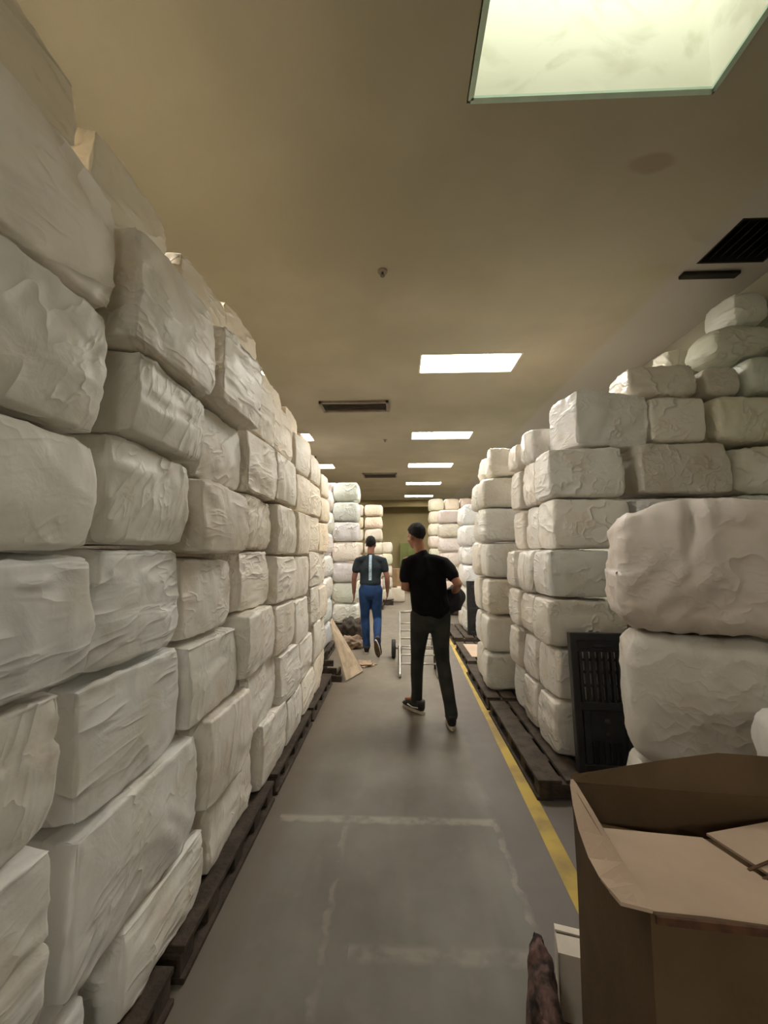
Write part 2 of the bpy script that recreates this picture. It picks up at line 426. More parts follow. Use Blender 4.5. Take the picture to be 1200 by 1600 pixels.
def shaft_mat():
    m, nt, p = new_mat('skylight_shaft')
    tc = N(nt, 'ShaderNodeTexCoord'); nz = N(nt, 'ShaderNodeTexNoise', Scale=3.2, Detail=4., Distortion=1.2)
    L(nt, tc.outputs['Object'], nz.inputs['Vector'])
    L(nt, mix_c(nt, ramp(nt, nz.outputs[0], .5, .72), (.84, .84, .76), (.72, .72, .62)), p.inputs['Base Color'])
    p.inputs['Roughness'].default_value = .7
    return m
M['shaft'] = shaft_mat()
w, d = (x1 - x0) / 2, (y1 - y0) / 2
bm = bmesh.new()
for a in ((-w - .02, -w, -d, d), (w, w + .02, -d, d), (-w - .02, w + .02, -d - .02, -d), (-w - .02, w + .02, d, d + .02)): box(bm, *a, 0, 1.0)
link('shaft', bm, M['shaft'], t)
bm = bmesh.new(); box(bm, -w - .02, w + .02, -d - .02, d + .02, 1.0, 1.02); link('pane', bm, M['sky_pane'], t)
bm = bmesh.new()
for a in ((-w - .015, -w + .012, -d, d), (w - .012, w + .015, -d, d), (-w, w, d - .012, d + .015), (-w, w, -d - .015, -d + .012)): box(bm, *a, -.012, .002)
link('frame', bm, simple('pale_green_frame', (.55, .72, .60), .5, var=.05), t)

def linear_vent(x0, x1, y0, y1, n, label, mat='vent_grey'):
    t = empty('ceiling_vent', ((x0 + x1) / 2, (y0 + y1) / 2, ZC), label=label, cat='vent', group='linear ceiling vents')
    w, d = (x1 - x0) / 2, (y1 - y0) / 2
    bm = bmesh.new()
    for a in ((-w, w, -d, -d + .05), (-w, w, d - .05, d), (-w, -w + .04, -d, d), (w - .04, w, -d, d)): box(bm, *a, -.035, 0)
    link('frame', bm, M[mat], t)
    bm = bmesh.new(); box(bm, -w + .04, w - .04, -d + .05, d - .05, -.008, -.002); link('backing', bm, M['metal_dark'], t)
    for k in range(n):
        yy = -d + .05 + (k + .5) * (2 * d - .1) / n
        bm = bmesh.new(); sheet(bm, [(-w + .04, yy - .02, -.03), (w - .04, yy - .02, -.03), (w - .04, yy + .015, -.01), (-w + .04, yy + .015, -.01)], .004)
        link('slat', bm, M[mat], t)
linear_vent(-1.21, -.14, 5.85, 6.28, 6, 'long dark ceiling vent between the light rows, nearer of the two')
linear_vent(-1.04, -.03, 11.45, 12.1, 6, 'long grey ceiling vent farther down the aisle, beyond the nearer vent')
# open hatch upper right with dark interior and a slot bar
t = empty('ceiling_hatch', ((HATCH[0] + HATCH[1]) / 2, (HATCH[2] + HATCH[3]) / 2, ZC), label='dark square open hatch in the ceiling by the right wall', cat='hatch')
w, d = (HATCH[1] - HATCH[0]) / 2, (HATCH[3] - HATCH[2]) / 2
bm = bmesh.new()
for a in ((-w, -w + .015, -d, d), (w - .015, w, -d, d), (-w, w, -d, -d + .015), (-w, w, d - .015, d)): box(bm, *a, 0, .3)
box(bm, -w, w, -d, d, .3, .32)
link('duct', bm, M['hole'], t)
bm = bmesh.new()
for k in range(7): sheet(bm, [(-w + .02 + k * .07, -d + .01, .02), (-w + .06 + k * .07, -d + .01, .06), (-w + .06 + k * .07, d - .01, .06), (-w + .02 + k * .07, d - .01, .02)], .003)
link('grille', bm, M['hole'], t)
bm = bmesh.new(); box(bm, 2.36, 2.82, 3.14, 3.21, ZC - .03, ZC, bev=.008)
link('ceiling_bar', bm, M['hole'], label='short dark bar fixed to the ceiling beside the open hatch', cat='bar')
for (x, y, lab) in ((-.26, 8.0, 'small sprinkler head on the ceiling past the nearer long vent'), (-.12, 3.05, 'small sprinkler head on the ceiling before the nearer long vent')):
    t = empty('ceiling_sprinkler', (x, y, ZC), label=lab, cat='sprinkler', group='sprinkler heads')
    bm = bmesh.new(); tube(bm, [(0, 0, 0), (0, 0, -.012)], .04, 16); link('cover_plate', bm, M['vent_grey'], t)
    bm = bmesh.new(); tube(bm, [(0, 0, -.012), (0, 0, -.04), (0, 0, -.042), (0, 0, -.046)], [.009, .009, .02, .02], 10); link('nozzle', bm, M['metal_dark'], t)

# yellow floor line
bm = bmesh.new()
n = 60
prev = None
for i in range(n + 1):
    y = .3 + i * (14.5 - .3) / n
    x = .815 + (y - 2) * .021
    a = bm.verts.new((x - .045 + .006 * noise.noise(Vector((y * 3, 0, 0))), y, .0025)); b = bm.verts.new((x + .045 + .006 * noise.noise(Vector((y * 3, 5, 0))), y, .0025))
    if prev: bm.faces.new((prev[0], prev[1], b, a))
    prev = (a, b)
link('floor_line', bm, M['yellow'], label='worn yellow painted line along the right side of the aisle floor', cat='floor marking')

# ------------------------------------------------------------------ pallets
def pallet(x0, x1, y0, y1, label, h=.12, mat='wood_dark', group='dark wooden pallets under the bales'):
    t = empty('wooden_pallet', ((x0 + x1) / 2, (y0 + y1) / 2, 0), label=label, cat='pallet', group=group)
    w, d = (x1 - x0) / 2, (y1 - y0) / 2
    nb = 7
    bw = 2 * w / nb
    for k in range(nb):
        xx = -w + (k + .5) * bw
        bm = bmesh.new(); box(bm, xx - bw * .42, xx + bw * .42, -d + random.uniform(0, .012), d, h - .022, h, bev=.003); link('deck_board', bm, M[mat], t)
    for yy in (-d + .05, -d * .5, 0, d * .5, d - .05):
        bm = bmesh.new(); box(bm, -w + .02, w - .02, yy - .05, yy + .05, .022, h - .022, bev=.004); link('stringer', bm, M[mat], t)
    for xx in (-w + .055, 0, w - .055):
        bm = bmesh.new(); box(bm, xx - .05, xx + .05, -d, d, 0, .022, bev=.003); link('bottom_board', bm, M[mat], t)
pn = ['nearest', 'second', 'third', 'fourth']
for i, (a, b) in enumerate(((.45, 1.5), (1.56, 2.62), (2.68, 3.72), (3.78, 4.82))):
    pallet(-1.75, -.77, a, b, f'dark wooden pallet under the long left stack, {pn[i]} from the camera')
pallet(.86, 2.10, 2.68, 4.02, 'dark wooden pallet under the right stack, behind the leaning black slotted panel')
pallet(2.14, 3.0, 2.68, 4.02, 'dark wooden pallet against the right wall under the tallest bales')
pallet(.86, 1.95, 4.10, 5.28, 'dark wooden pallet under the narrow second stack on the right')
pallet(.90, 1.95, 5.42, 6.55, 'empty dark wooden pallet on the right with a pale sheet on it')
pallet(.92, 2.2, 6.85, 8.15, 'dark wooden pallet under the third right-hand stack with the small black panel')

# ------------------------------------------------------------------ left stack wall
LX = -.82
cols = [(.50, 1.04), (1.10, 1.56), (1.60, 2.08), (2.11, 2.62), (2.65, 3.15), (3.18, 3.68), (3.71, 4.18), (4.22, 4.72)]
rowsz = [
    [.12, .45, .88, 1.225, 1.55, 1.85, 2.21, 2.56, 2.95],
    [.12, .40, .81, 1.20, 1.57, 1.90, 2.17, 2.54, 2.93],
    [.12, .44, .83, 1.18, 1.54, 1.86, 2.20, 2.58, 2.90],
    [.12, .50, .87, 1.22, 1.56, 1.88, 2.24, 2.62, 3.0],
    [.12, .46, .84, 1.19, 1.53, 1.90, 2.26, 2.62, 2.84],
    [.12, .44, .80, 1.16, 1.52, 1.88, 2.22, 2.56, 2.80],
    [.12, .47, .85, 1.21, 1.55, 1.90, 2.23, 2.50, 2.72],
    [.12, .45, .82, 1.18, 1.54, 1.88, 2.16, 2.42]]
face = {(0, 0): -.05, (0, 1): .0, (0, 2): .0, (0, 3): .03, (0, 4): .02, (0, 5): .02, (0, 6): .03, (1, 0): .0, (1, 1): .0, (1, 2): -.02, (1, 3): -.03,
        (1, 4): -.01, (1, 5): .035, (1, 6): .075, (2, 6): .085, (2, 4): .04, (2, 3): -.035, (2, 1): .03, (2, 2): .0, (2, 0): -.01, (3, 2): .03, (3, 3): -.02}
yadj = {(0, 0): (.05, .20), (0, 1): (0, -.02), (0, 2): (0, -.03), (1, 0): (.20, .23), (1, 1): (-.02, .14), (1, 2): (-.01, .03), (2, 0): (.25, .34), (2, 1): (.16, .17), (2, 2): (.02, .04),
        (3, 0): (.33, .36), (3, 1): (.17, .18), (4, 0): (.36, .38), (4, 1): (.18, .20), (5, 0): (.38, .36), (5, 1): (.20, .20), (6, 0): (.36, .20), (6, 1): (.20, .16),
        (7, 0): (.19, .02), (7, 1): (.15, .02), (1, 6): (-.02, .02), (2, 6): (.01, .02)}
CC = ['nearest', 'second', 'third', 'fourth', 'fifth', 'sixth', 'seventh', 'farthest']
desc = {(1, 6): 'bright', (2, 6): 'bright overhanging', (0, 5): 'stained', (1, 2): 'finely creased', (1, 1): 'diagonally creased', (2, 2): 'heavily crumpled', (3, 2): 'smooth pale'}
for c, (ya, yb) in enumerate(cols):
    zs = rowsz[c]
    for k in range(len(zs) - 1):
        f = face.get((c, k), random.uniform(-.03, .03))
        top = k == 7
        if top: f = -.13 + random.uniform(-.02, .02)
        if c == 7: f -= .02
        a, b = yadj.get((c, k), (random.uniform(-.012, .012), random.uniform(-.012, .012)))
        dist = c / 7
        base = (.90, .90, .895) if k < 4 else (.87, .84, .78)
        col = tuple(q * (1 - m * dist) for q, m in zip(base, (.06, .13, .24)))  # warmer light on upper and farther bales put into the tint
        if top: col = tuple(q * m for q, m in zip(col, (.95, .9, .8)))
        adj = desc.get((c, k), random.choice(['white', 'creased white', 'puckered white', 'white']))
        if 'white' not in adj: adj += ' white'
        rw = 'top' if k == len(zs) - 2 else ORD[k]
        lab = f"{adj} wrapped bale, {rw} {'row' if k in (0,) or rw=='top' else 'row up'}, {CC[c]} column of the long left stack"
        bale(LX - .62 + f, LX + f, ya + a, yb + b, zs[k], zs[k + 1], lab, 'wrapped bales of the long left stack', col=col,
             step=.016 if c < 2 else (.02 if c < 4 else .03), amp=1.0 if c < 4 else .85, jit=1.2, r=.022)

# ------------------------------------------------------------------ right stack (nearest)
G = 'film wrapped bales of the nearest right-hand stack'
z0 = [.12, .50, .86, 1.21, 1.57, 1.95, 2.34]
for d_, (ya, yb) in enumerate(((2.95, 3.33), (3.36, 3.70), (3.73, 4.05))):
    for k in range(6):
        xo = random.uniform(-.02, .03) + (.05 if k > 3 else 0)
        dl = ['front corner', 'middle', 'rear'][d_]
        mt = 'shrink' if k < 4 else 'film'
        w = .58 if k != 3 else .5
        bale(1.09 + xo, 1.09 + xo + w, ya, yb, z0[k], z0[k + 1], f"white film-wrapped bale, {ORD[k]} row, {dl} of the right stack's aisle side", G,
             mat=mt, col=(.76, .73, .68), step=.024, r=.035, amp=.9, jit=1.5)
bale(1.30, 1.90, 2.99, 3.40, 2.34, 2.78, 'large tilted film-wrapped bale crowning the front corner of the right stack', G, mat='film', col=(.80, .77, .74), step=.022, r=.03, rz=R(9), tilt=2)
bale(1.16, 1.62, 3.44, 3.74, 2.34, 2.66, 'film-wrapped top bale on the right stack, just behind the tilted one', G, mat='film', col=(.77, .74, .70), rz=R(4), r=.04)
bale(1.12, 1.62, 3.77, 4.06, 2.34, 2.60, 'rearmost film-wrapped top bale on the right stack aisle side', G, mat='film', col=(.77, .74, .68), r=.04)
# second column
for k in range(4):
    zz = [.12, .50, .88, 1.26, 1.60][k:k + 2]
    bale(1.74, 2.36, 2.96, 3.40, zz[0], zz[1], f"white film-wrapped bale, {ORD[k]} row of the right stack's middle column, behind the sacks", G, mat='film', col=(.74, .71, .66), r=.04)
bale(1.75, 2.40, 2.96, 3.40, 1.60, 1.96, 'bluish white bale just below the grey one, partly behind the big sack', G, mat='film', col=(.74, .74, .76), r=.035)
bale(1.79, 2.47, 2.94, 3.42, 1.97, 2.37, 'grey film-wrapped bale with a diagonal crease, middle of the right stack', G, mat='film', col=(.56, .54, .50), r=.028, step=.022, rz=R(1))
bale(1.93, 2.37, 3.02, 3.45, 2.38, 2.75, 'squarish cream bale on top of the grey film-wrapped bale', G, mat='film', col=(.72, .69, .63), r=.035, amp=.7, step=.022)
bale(1.84, 2.36, 3.06, 3.48, 2.76, 3.04, 'cream top bale resting above the squarish one, right stack', G, mat='film', col=(.70, .65, .56), r=.05, step=.022, rz=R(-5))
# third column by the wall
for k in range(5):
    zz = [.12, .50, .88, 1.26, 1.64, 1.98][k:k + 2]
    bale(2.50, 3.02, 3.0, 3.45, zz[0], zz[1], f"white wrapped bale, {ORD[k]} row of the right stack's wall column", G, mat='film', col=(.70, .69, .63), r=.045)
bale(2.52, 3.02, 3.0, 3.45, 1.98, 2.37, 'pale bale with hanging loose wrap beside the grey film-wrapped bale', G, mat='film', col=(.74, .74, .67), r=.06, amp=1.6)
bale(2.42, 3.0, 3.0, 3.45, 2.38, 2.75, 'wide cream bale in the wall column, level with the squarish cream bale', G, mat='film', col=(.69, .68, .58), r=.05, step=.022)
bale(2.40, 2.70, 3.06, 3.45, 2.76, 3.02, 'small brownish cream bale beside the top one, wall column', G, mat='film', col=(.60, .55, .46), r=.05)
bale(2.71, 3.03, 3.02, 3.45, 2.76, 3.08, 'greenish white bale against the wall under the tallest pair', G, mat='film', col=(.68, .70, .60), r=.06)
bale(2.52, 3.02, 3.06, 3.5, 3.09, 3.40, 'rounded greenish cream bale high by the right wall', G, mat='cloth', col=(.66, .68, .58), r=.11, amp=1.4)
bale(2.74, 3.02, 3.12, 3.5, 3.41, 3.68, 'highest bright white bale near the ceiling at the right wall', G, mat='cloth', col=(.88, .88, .82), r=.05)
bale(2.44, 2.78, 3.53, 3.8, 3.03, 3.42, 'bright white upright bale behind the rounded one near the wall', G, mat='cloth', col=(.88, .88, .80), r=.05)
for k in range(8):
    zz = [.12, .50, .88, 1.26, 1.64, 1.98, 2.34, 2.70, 3.03][k:k + 2]
    bale(2.2, 2.95, 3.50, 3.88, zz[0], zz[1], f"white wrapped bale, {ORD[k]} row of the hidden rear pile by the right wall", G, mat='film', col=(.72, .69, .63), r=.045, step=.05)

# ------------------------------------------------------------------ second right stack
G = 'film wrapped bales of the second right-hand stack'
z2 = [.12, .50, .88, 1.27, 1.66, 2.03, 2.37, 2.66]
for d_, (ya, yb) in enumerate(((4.28, 4.62), (4.65, 4.98))):
    for c_ in range(2):
        if d_ == 1 and c_ == 1: continue
        for k in range(7):
            xa = .92 + c_ * .54 + random.uniform(-.015, .015) + (.07 if k > 5 else 0)
            pos = ['front left', 'rear left', 'front right'][d_ if c_ == 0 else 2]
            bale(xa, xa + .52, ya, yb, z2[k], z2[k + 1] + (0.03 if k == 6 and d_ == 0 else 0), f"greyish wrapped bale, {ORD[k]} row, {pos} of the narrow second right stack", G,
                 mat='film' if k < 5 else 'cloth', col=(.66, .64, .58) if 3 < k < 6 else (.76, .73, .66), step=.036, r=.045, amp=.9 if k < 6 else 1.6)
# ------------------------------------------------------------------ third right stack
G = 'wrapped bales of the third right-hand stack'
for d_, (ya, yb) in enumerate(((7.2, 7.62), (7.65, 8.08))):
    for c_ in range(2):
        if d_ and c_: continue
        for k in range(6):
            zz = [.12, .52, .92, 1.32, 1.66, 2.04, 2.42]
            pos = ['front left', 'rear left', 'front right'][d_ if c_ == 0 else 2]
            xa = 1.18 + c_ * .56
            bale(xa, xa + .54, ya, yb, zz[k], zz[k + 1], f"bright white bale, {ORD[k]} row, {pos} of the third right stack", G,
                 mat='shrink', col=(.88, .88, .88) if k > 1 else (.74, .72, .66), step=.05, r=.06)
# stacks farther down on the right
def far_stack(x0, y0, nx, w, zs, dp, side, grp, col, mat='film', pal=True):
    for c_ in range(nx):
        for k in range(len(zs) - 1):
            h = zs[k + 1] - zs[k]
            cn = '' if nx == 1 else [' left', ' right', ' far right'][c_] if nx < 3 else [' left', ' middle', ' right'][c_]
            bale(x0 + c_ * w, x0 + (c_ + 1) * w - .01, y0, y0 + dp, zs[k], zs[k + 1], f"distant white bale, {ORD[k]} row,{cn + ' column,' if cn else ''} {side}", grp, mat=mat,
                 col=tuple(min(1, q * random.uniform(.92, 1.06)) for q in col), step=.07, r=.07)
    if pal: pallet(x0 - .03, x0 + nx * w + .03, y0 - .03, y0 + dp + .03, f'dark wooden pallet beneath the bales of the {side}')
rz = lambda top, n_: [.12 + (top - .12) * i / n_ for i in range(n_ + 1)]
far_stack(1.03, 10.0, 2, .56, rz(2.62, 7), .6, 'fourth right stack', 'bales of the fourth right-hand stack', (.78, .72, .66))
far_stack(.96, 12.2, 3, .48, rz(3.2, 8), .6, 'tall fifth right stack', 'bales of the tall fifth right-hand stack', (.78, .73, .62))
# left, beyond the long stack
far_stack(-1.62, 5.75, 1, .58, rz(2.55, 7), .8, 'first left stack past the long one', 'bales of the first far left stack', (.93, .92, .90), 'shrink')
far_stack(-1.88, 7.95, 2, .55, rz(2.98, 7), .6, 'second left stack past the long one', 'bales of the second far left stack', (.82, .80, .77), 'shrink')
far_stack(-1.46, 10.9, 2, .52, rz(2.87, 8), .6, 'third left stack past the long one', 'bales of the third far left stack', (.74, .66, .56))
far_stack(-.50, 11.8, 1, .34, rz(1.85, 5), .5, 'low fourth far left stack', 'bales of the low far left stack', (.85, .82, .76))

# ------------------------------------------------------------------ upright black slotted panels
def slotted_panel(loc, w, h, label, rx=-4):
    t = empty('slotted_plastic_panel', loc, label=label, cat='plastic pallet', group='black slotted plastic panels')
    t.rotation_euler = (R(rx), 0, R(-3))
    bm = bmesh.new(); dp = .06
    box(bm, 0, .045, 0, dp, 0, h, bev=.006); box(bm, w - .045, w, 0, dp, 0, h * .97, bev=.006)
    box(bm, .04, w - .04, 0, dp, h - .05, h, bev=.006); box(bm, .04, w - .04, 0, dp, 0, .06, bev=.006)
    box(bm, .04, w - .04, .0, dp, h * .44, h * .50, bev=.004)
    link('outer_frame', bm, M['black_plastic'], t)
    ns = 8
    for k in range(ns):
        x = .045 + (k + .5) * (w - .09) / ns
        bm = bmesh.new(); box(bm, x - .010, x + .010, .006, dp - .01, h * .50, h * .86, bev=.003); link('slat', bm, M['black_plastic'], t)
    for zz in (.60, .70, .79):
        bm = bmesh.new(); box(bm, .04, w - .04, .03, .05, h * zz, h * zz + .014); link('crossbar', bm, M['black_plastic'], t)
    bm = bmesh.new(); box(bm, .04, w - .04, .012, dp - .012, h * .86, h - .04)
    box(bm, w * .35, w * .65, -.004, .02, h * .895, h * .925, bev=.006); box(bm, w * .25, w * .75, -.002, .02, h * .87, h * .885, bev=.003)
    link('handle_panel', bm, M['black_plastic'], t)
    bm = bmesh.new(); box(bm, .04, w - .04, .02, dp - .012, .05, h * .45)
    for a in (.18, .82): box(bm, w * a - .02, w * a + .02, 0, .03, .06, h * .44, bev=.004)
    for k in range(6): box(bm, w * .25 + k * w * .085, w * .25 + k * w * .085 + .008, .006, .03, .06, h * .22)
    link('lower_panel', bm, M['black_plastic'], t)
    for zz in (.27, .36):
        bm = bmesh.new(); ball(bm, (w * .5, .018, h * zz), (.022, .012, .02), sub=2); link('boss', bm, M['rubber'], t)
    bm = bmesh.new(); sheet(bm, [(w, dp * .5, .05), (w + .05, .09, .08), (w + .05, .09, h * .78), (w, dp * .5, h * .9)], .02); link('side_wing', bm, M['black_plastic'], t)
    return t
slotted_panel((1.165, 2.76, .12), .42, .88, 'large black slotted plastic panel leaning upright against the nearest right stack')
slotted_panel((1.20, 7.06, .12), .28, .92, 'smaller distant black slotted panel against the third right stack')

# ------------------------------------------------------------------ big sacks
G = 'large white sacks at the right'
def sack(loc, size, label, rz=0, r=.13, amp=1.8, col=(.80, .75, .70), pleat=False, seed_fold=None):
    SEED[0] += 1
    bm = soft_block(*size, SEED[0], .022, r, amp, .5)
    if pleat:
        for v in bm.verts:
            c = v.co
            if c.y < -size[1] * .25:
                # gathered pleat in the upper middle of the front
                dx = c.x + .05 + (size[2] - c.z) * .10; top = max(0, (c.z / size[2] - .35) / .65)
                c.y += (.040 * math.exp(-(dx / .022) ** 2) - .022 * math.exp(-((dx - .05) / .025) ** 2) - .018 * math.exp(-((dx + .05) / .03) ** 2)) * top
            # roof slopes down to the left
            if c.z > size[2] * .5: c.z -= max(0, -c.x - .05) * .20 * (c.z / size[2])
    o = link('sack', bm, M['sack'], label=label, cat='sack', group=G)
    o.location = loc; o.rotation_euler = (0, 0, rz); o.color = (*col, 1)
    return o
# block centres (front faces turned toward the aisle)
def rotc(cx, cy, rz, fx, fy): # centre from front-left corner
    c, s = math.cos(rz), math.sin(rz)
    return (cx + fx * c - fy * s, cy + fx * s + fy * c)
a = R(-22)
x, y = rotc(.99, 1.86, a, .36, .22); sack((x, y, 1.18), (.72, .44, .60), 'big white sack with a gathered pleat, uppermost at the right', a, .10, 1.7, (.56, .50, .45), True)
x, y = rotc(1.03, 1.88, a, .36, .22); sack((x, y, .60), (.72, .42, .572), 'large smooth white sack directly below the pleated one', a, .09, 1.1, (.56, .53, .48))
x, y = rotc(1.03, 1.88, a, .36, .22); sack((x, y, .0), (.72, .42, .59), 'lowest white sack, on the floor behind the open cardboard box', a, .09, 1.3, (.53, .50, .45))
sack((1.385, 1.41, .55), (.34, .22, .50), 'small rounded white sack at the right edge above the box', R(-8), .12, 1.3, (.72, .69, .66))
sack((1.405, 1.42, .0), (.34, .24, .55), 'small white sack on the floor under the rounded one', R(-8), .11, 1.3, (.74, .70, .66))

# ------------------------------------------------------------------ open cardboard box
t = empty('cardboard_box', (.485, .86, 0), R(-5.5), label='large open brown cardboard box in the right foreground', cat='box')
W_, D_, HH = .74, .45, .85
bm = bmesh.new(); th = .008
box(bm, 0, W_, 0, th, 0, HH); box(bm, 0, W_, D_ - th, D_, 0, HH); box(bm, 0, th, 0, D_, 0, HH); box(bm, W_ - th, W_, 0, D_, 0, HH); box(bm, 0, W_, 0, D_, 0, .008)
bmesh.ops.subdivide_edges(bm, edges=bm.edges[:], cuts=6, use_grid_fill=True)
for v in bm.verts:
    k = noise.noise(v.co * 3 + Vector((5, 2, 1))) * .012; v.co += Vector((k, k, 0)) * (v.co.z / HH)
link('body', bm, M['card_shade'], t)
# back flap standing up, top edge bowed
bm = bmesh.new(); nseg = 12; up = []; lo = []
for i in range(nseg + 1):
    s = i / nseg; hgt = .012 + .085 * min(1, s * 1.7) - .01 * max(0, s - .7)
    lo.append((s * W_, D_ - .004, HH)); up.append((s * W_, D_ + .012 + .02 * math.sin(s * PI), HH + hgt))
for i in range(nseg): sheet(bm, [lo[i], lo[i + 1], up[i + 1], up[i]], .007)
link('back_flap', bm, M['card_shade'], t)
# left flap folded outward, light on its face put into a paler colour, curling
bm = bmesh.new(); pts = []
prof = [(0, -.052, .014), (.06, -.050, -.008), (.12, -.046, -.030), (.2, -.040, -.046), (.3, -.030, -.045), (.38, -.018, -.028), (.44, -.006, -.006), (.452, .0, .004)]
for y_, x_, z_ in prof: pts.append(((.006, min(y_, D_), HH + .006), (x_, y_ , HH + z_)))
for i in range(len(pts) - 1): sheet(bm, [pts[i][0], pts[i + 1][0], pts[i + 1][1], pts[i][1]], .007)
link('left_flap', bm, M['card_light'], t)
# two inner flaps folded in just under the rim, a gap between them, darker flaps added behind as the back flap's shadow
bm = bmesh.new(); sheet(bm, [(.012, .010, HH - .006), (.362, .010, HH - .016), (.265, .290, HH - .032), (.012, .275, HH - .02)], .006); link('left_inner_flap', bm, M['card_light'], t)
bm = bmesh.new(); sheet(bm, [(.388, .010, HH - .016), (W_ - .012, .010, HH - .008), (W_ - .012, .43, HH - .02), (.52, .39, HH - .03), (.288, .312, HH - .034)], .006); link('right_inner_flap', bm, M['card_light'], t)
bm = bmesh.new(); sheet(bm, [(.012, .012, HH - .10), (.31, .012, HH - .12), (.27, D_ - .012, HH - .13), (.012, D_ - .012, HH - .10)], .006); link('lower_left_shade_flap', bm, M['card'], t)
bm = bmesh.new(); sheet(bm, [(.33, .012, HH - .12), (W_ - .012, .012, HH - .10), (W_ - .012, D_ - .012, HH - .10), (.29, D_ - .012, HH - .13)], .006); link('lower_right_shade_flap', bm, M['card'], t)
bm = bmesh.new(); box(bm, .01, W_, -.006, .0, HH - .012, HH + .002); link('worn_rim', bm, M['card_edge'], t)
bm = bmesh.new()
for k in range(4): sheet(bm, [(.33 - k * .012, .10 + k * .025, HH - .022), (.365, .12 + k * .03, HH - .021), (.365, .127 + k * .03, HH - .021), (.33 - k * .012, .107 + k * .025, HH - .022)], .002)
link('frayed_edge', bm, M['card_edge'], t)

# low white carton with mottled dark bundle
t = empty('white_carton', (.535, 1.50, 0), R(-14), label='low white carton on the floor behind the left corner of the cardboard box', cat='box')
bm = bmesh.new()
for a_ in ((0, .15, 0, .005), (0, .15, .105, .11), (0, .005, 0, .11), (.145, .15, 0, .11)): box(bm, *a_, 0, .20)
box(bm, 0, .15, 0, .11, 0, .005); link('body', bm, M['white_card'], t)
bm = bmesh.new(); sheet(bm, [(.0, 0, 0.202), (.15, 0, 0.202), (.15, .06, .214), (0, .06, .212)], .005); link('front_flap', bm, M['white_card'], t)
bm = bmesh.new(); sheet(bm, [(.0, .11, 0.202), (.15, .11, 0.202), (.15, .078, .206), (0, .078, .209)], .005); link('rear_flap', bm, M['white_card'], t)
bm = soft_block(.070, .30, .22, 921, .011, .03, 1.8, .5)
for v in bm.verts: v.co += Vector((noise.noise(v.co * 14), noise.noise(v.co * 14 + Vector((9, 0, 0))), 0)) * .012
o = link('rag_bundle', bm, M['mottle'], label='mottled dark brown bundle of rags on the floor left of the open cardboard box', cat='rags'); o.location = (.464, 1.44, 0); o.rotation_euler = (0, 0, R(-14))

# ------------------------------------------------------------------ debris at the end of the left stack
bm = bmesh.new(); sheet(bm, [(-.875, 5.28, .68), (-.845, 5.02, .66), (-.63, 4.90, .012), (-.46, 5.30, .012)], .018)
bmesh.ops.bevel(bm, geom=bm.edges[:], offset=.003, segments=1, affect='EDGES')
link('plank', bm, M['wood_board'], label='pale board leaning on the far end of the long left stack', cat='board')
t = empty('broken_crate', (-.80, 4.92, 0), 0, label='dark broken wooden crate beneath the leaning pale board', cat='crate')
bm = bmesh.new(); box(bm, -.14, .12, -.03, .0, .0, .07, bev=.004); box(bm, -.15, .06, -.03, 0, .09, .16, bev=.004); box(bm, -.15, .02, -.03, 0, .18, .25, bev=.004); link('side_slats', bm, M['wood_dark'], t)
bm = bmesh.new(); box(bm, -.15, -.11, 0, .3, 0, .30, bev=.004); box(bm, .04, .07, 0, .3, 0, .09, bev=.004); link('corner_posts', bm, M['wood_dark'], t)
bm = bmesh.new(); box(bm, -.14, .06, .02, .28, .02, .04); link('base', bm, M['wood_dark'], t)
def crumple(name, loc, size, seed, mat, label, cat, amp=.04):
    bm = bmesh.new(); bmesh.ops.create_icosphere(bm, subdivisions=4, radius=1)
    for v in bm.verts:
        n_ = v.co.normalized(); k = 1 + .45 * noise.noise(n_ * 2.2 + Vector((seed, 0, 0))) + .22 * (1 - abs(noise.noise(n_ * 6 + Vector((0, seed, 0)))) * 2)
        v.co = Vector((n_.x * size[0], n_.y * size[1], n_.z * size[2])) * k
        v.co.z = max(v.co.z, -size[2] * .4) + size[2] * .4
    for f in bm.faces: f.smooth = True
    o = link(name, bm, M[mat], label=label, cat=cat); o.location = loc; return o
crumple('rag_pile', (-.84, 7.15, 0), (.22, .2, .24), 3.3, 'rag', 'dark heap of rags on the floor by the far left stacks', 'rags')
crumple('crumpled_paper', (-.76, 6.68, 0), (.20, .17, .11), 7.7, 'paper', 'crumpled brown paper on the floor beside the farther man', 'paper')
crumple('paper_scrap', (-.50, 5.62, 0), (.15, .12, .035), 5.1, 'paper', 'flat scrap of brown paper on the floor past the leaning board', 'paper')
bm = bmesh.new(); sheet(bm, [(1.0, 5.6, .126), (1.5, 5.65, .126), (1.5, 6.3, .13), (1.0, 6.35, .126)], .008); link('cardboard_sheet', bm, M['card_light'], label='pale cardboard sheet lying on the empty right pallet', cat='cardboard')
# far end: low bale, carton, green cabinet
bale(-.42, .20, 12.4, 12.9, 0, .46, 'low white bale on the floor at the far end of the aisle', 'far end items', mat='film', col=(.85, .8, .72), step=.07)
def carton(loc, s, label, mat='card', rz=0):
    t = empty('cardboard_carton', loc, rz, label=label, cat='box')
    bm = bmesh.new(); box(bm, -s[0] / 2, s[0] / 2, -s[1] / 2, s[1] / 2, 0, s[2], bev=.006); link('body', bm, M[mat], t)
    bm = bmesh.new(); box(bm, -.03, .03, -s[1] / 2 - .002, s[1] / 2 + .002, s[2] * .75, s[2] + .002); link('tape_strip', bm, M['tape'], t)
    bm = bmesh.new(); box(bm, -s[0] / 2, s[0] / 2, -.004, .004, s[2], s[2] + .003); link('flap_seam', bm, M['card_edge'], t)
carton((-.20, 12.62, .47), (.34, .34, .55), 'brown cardboard carton standing on the low white bale, far end')
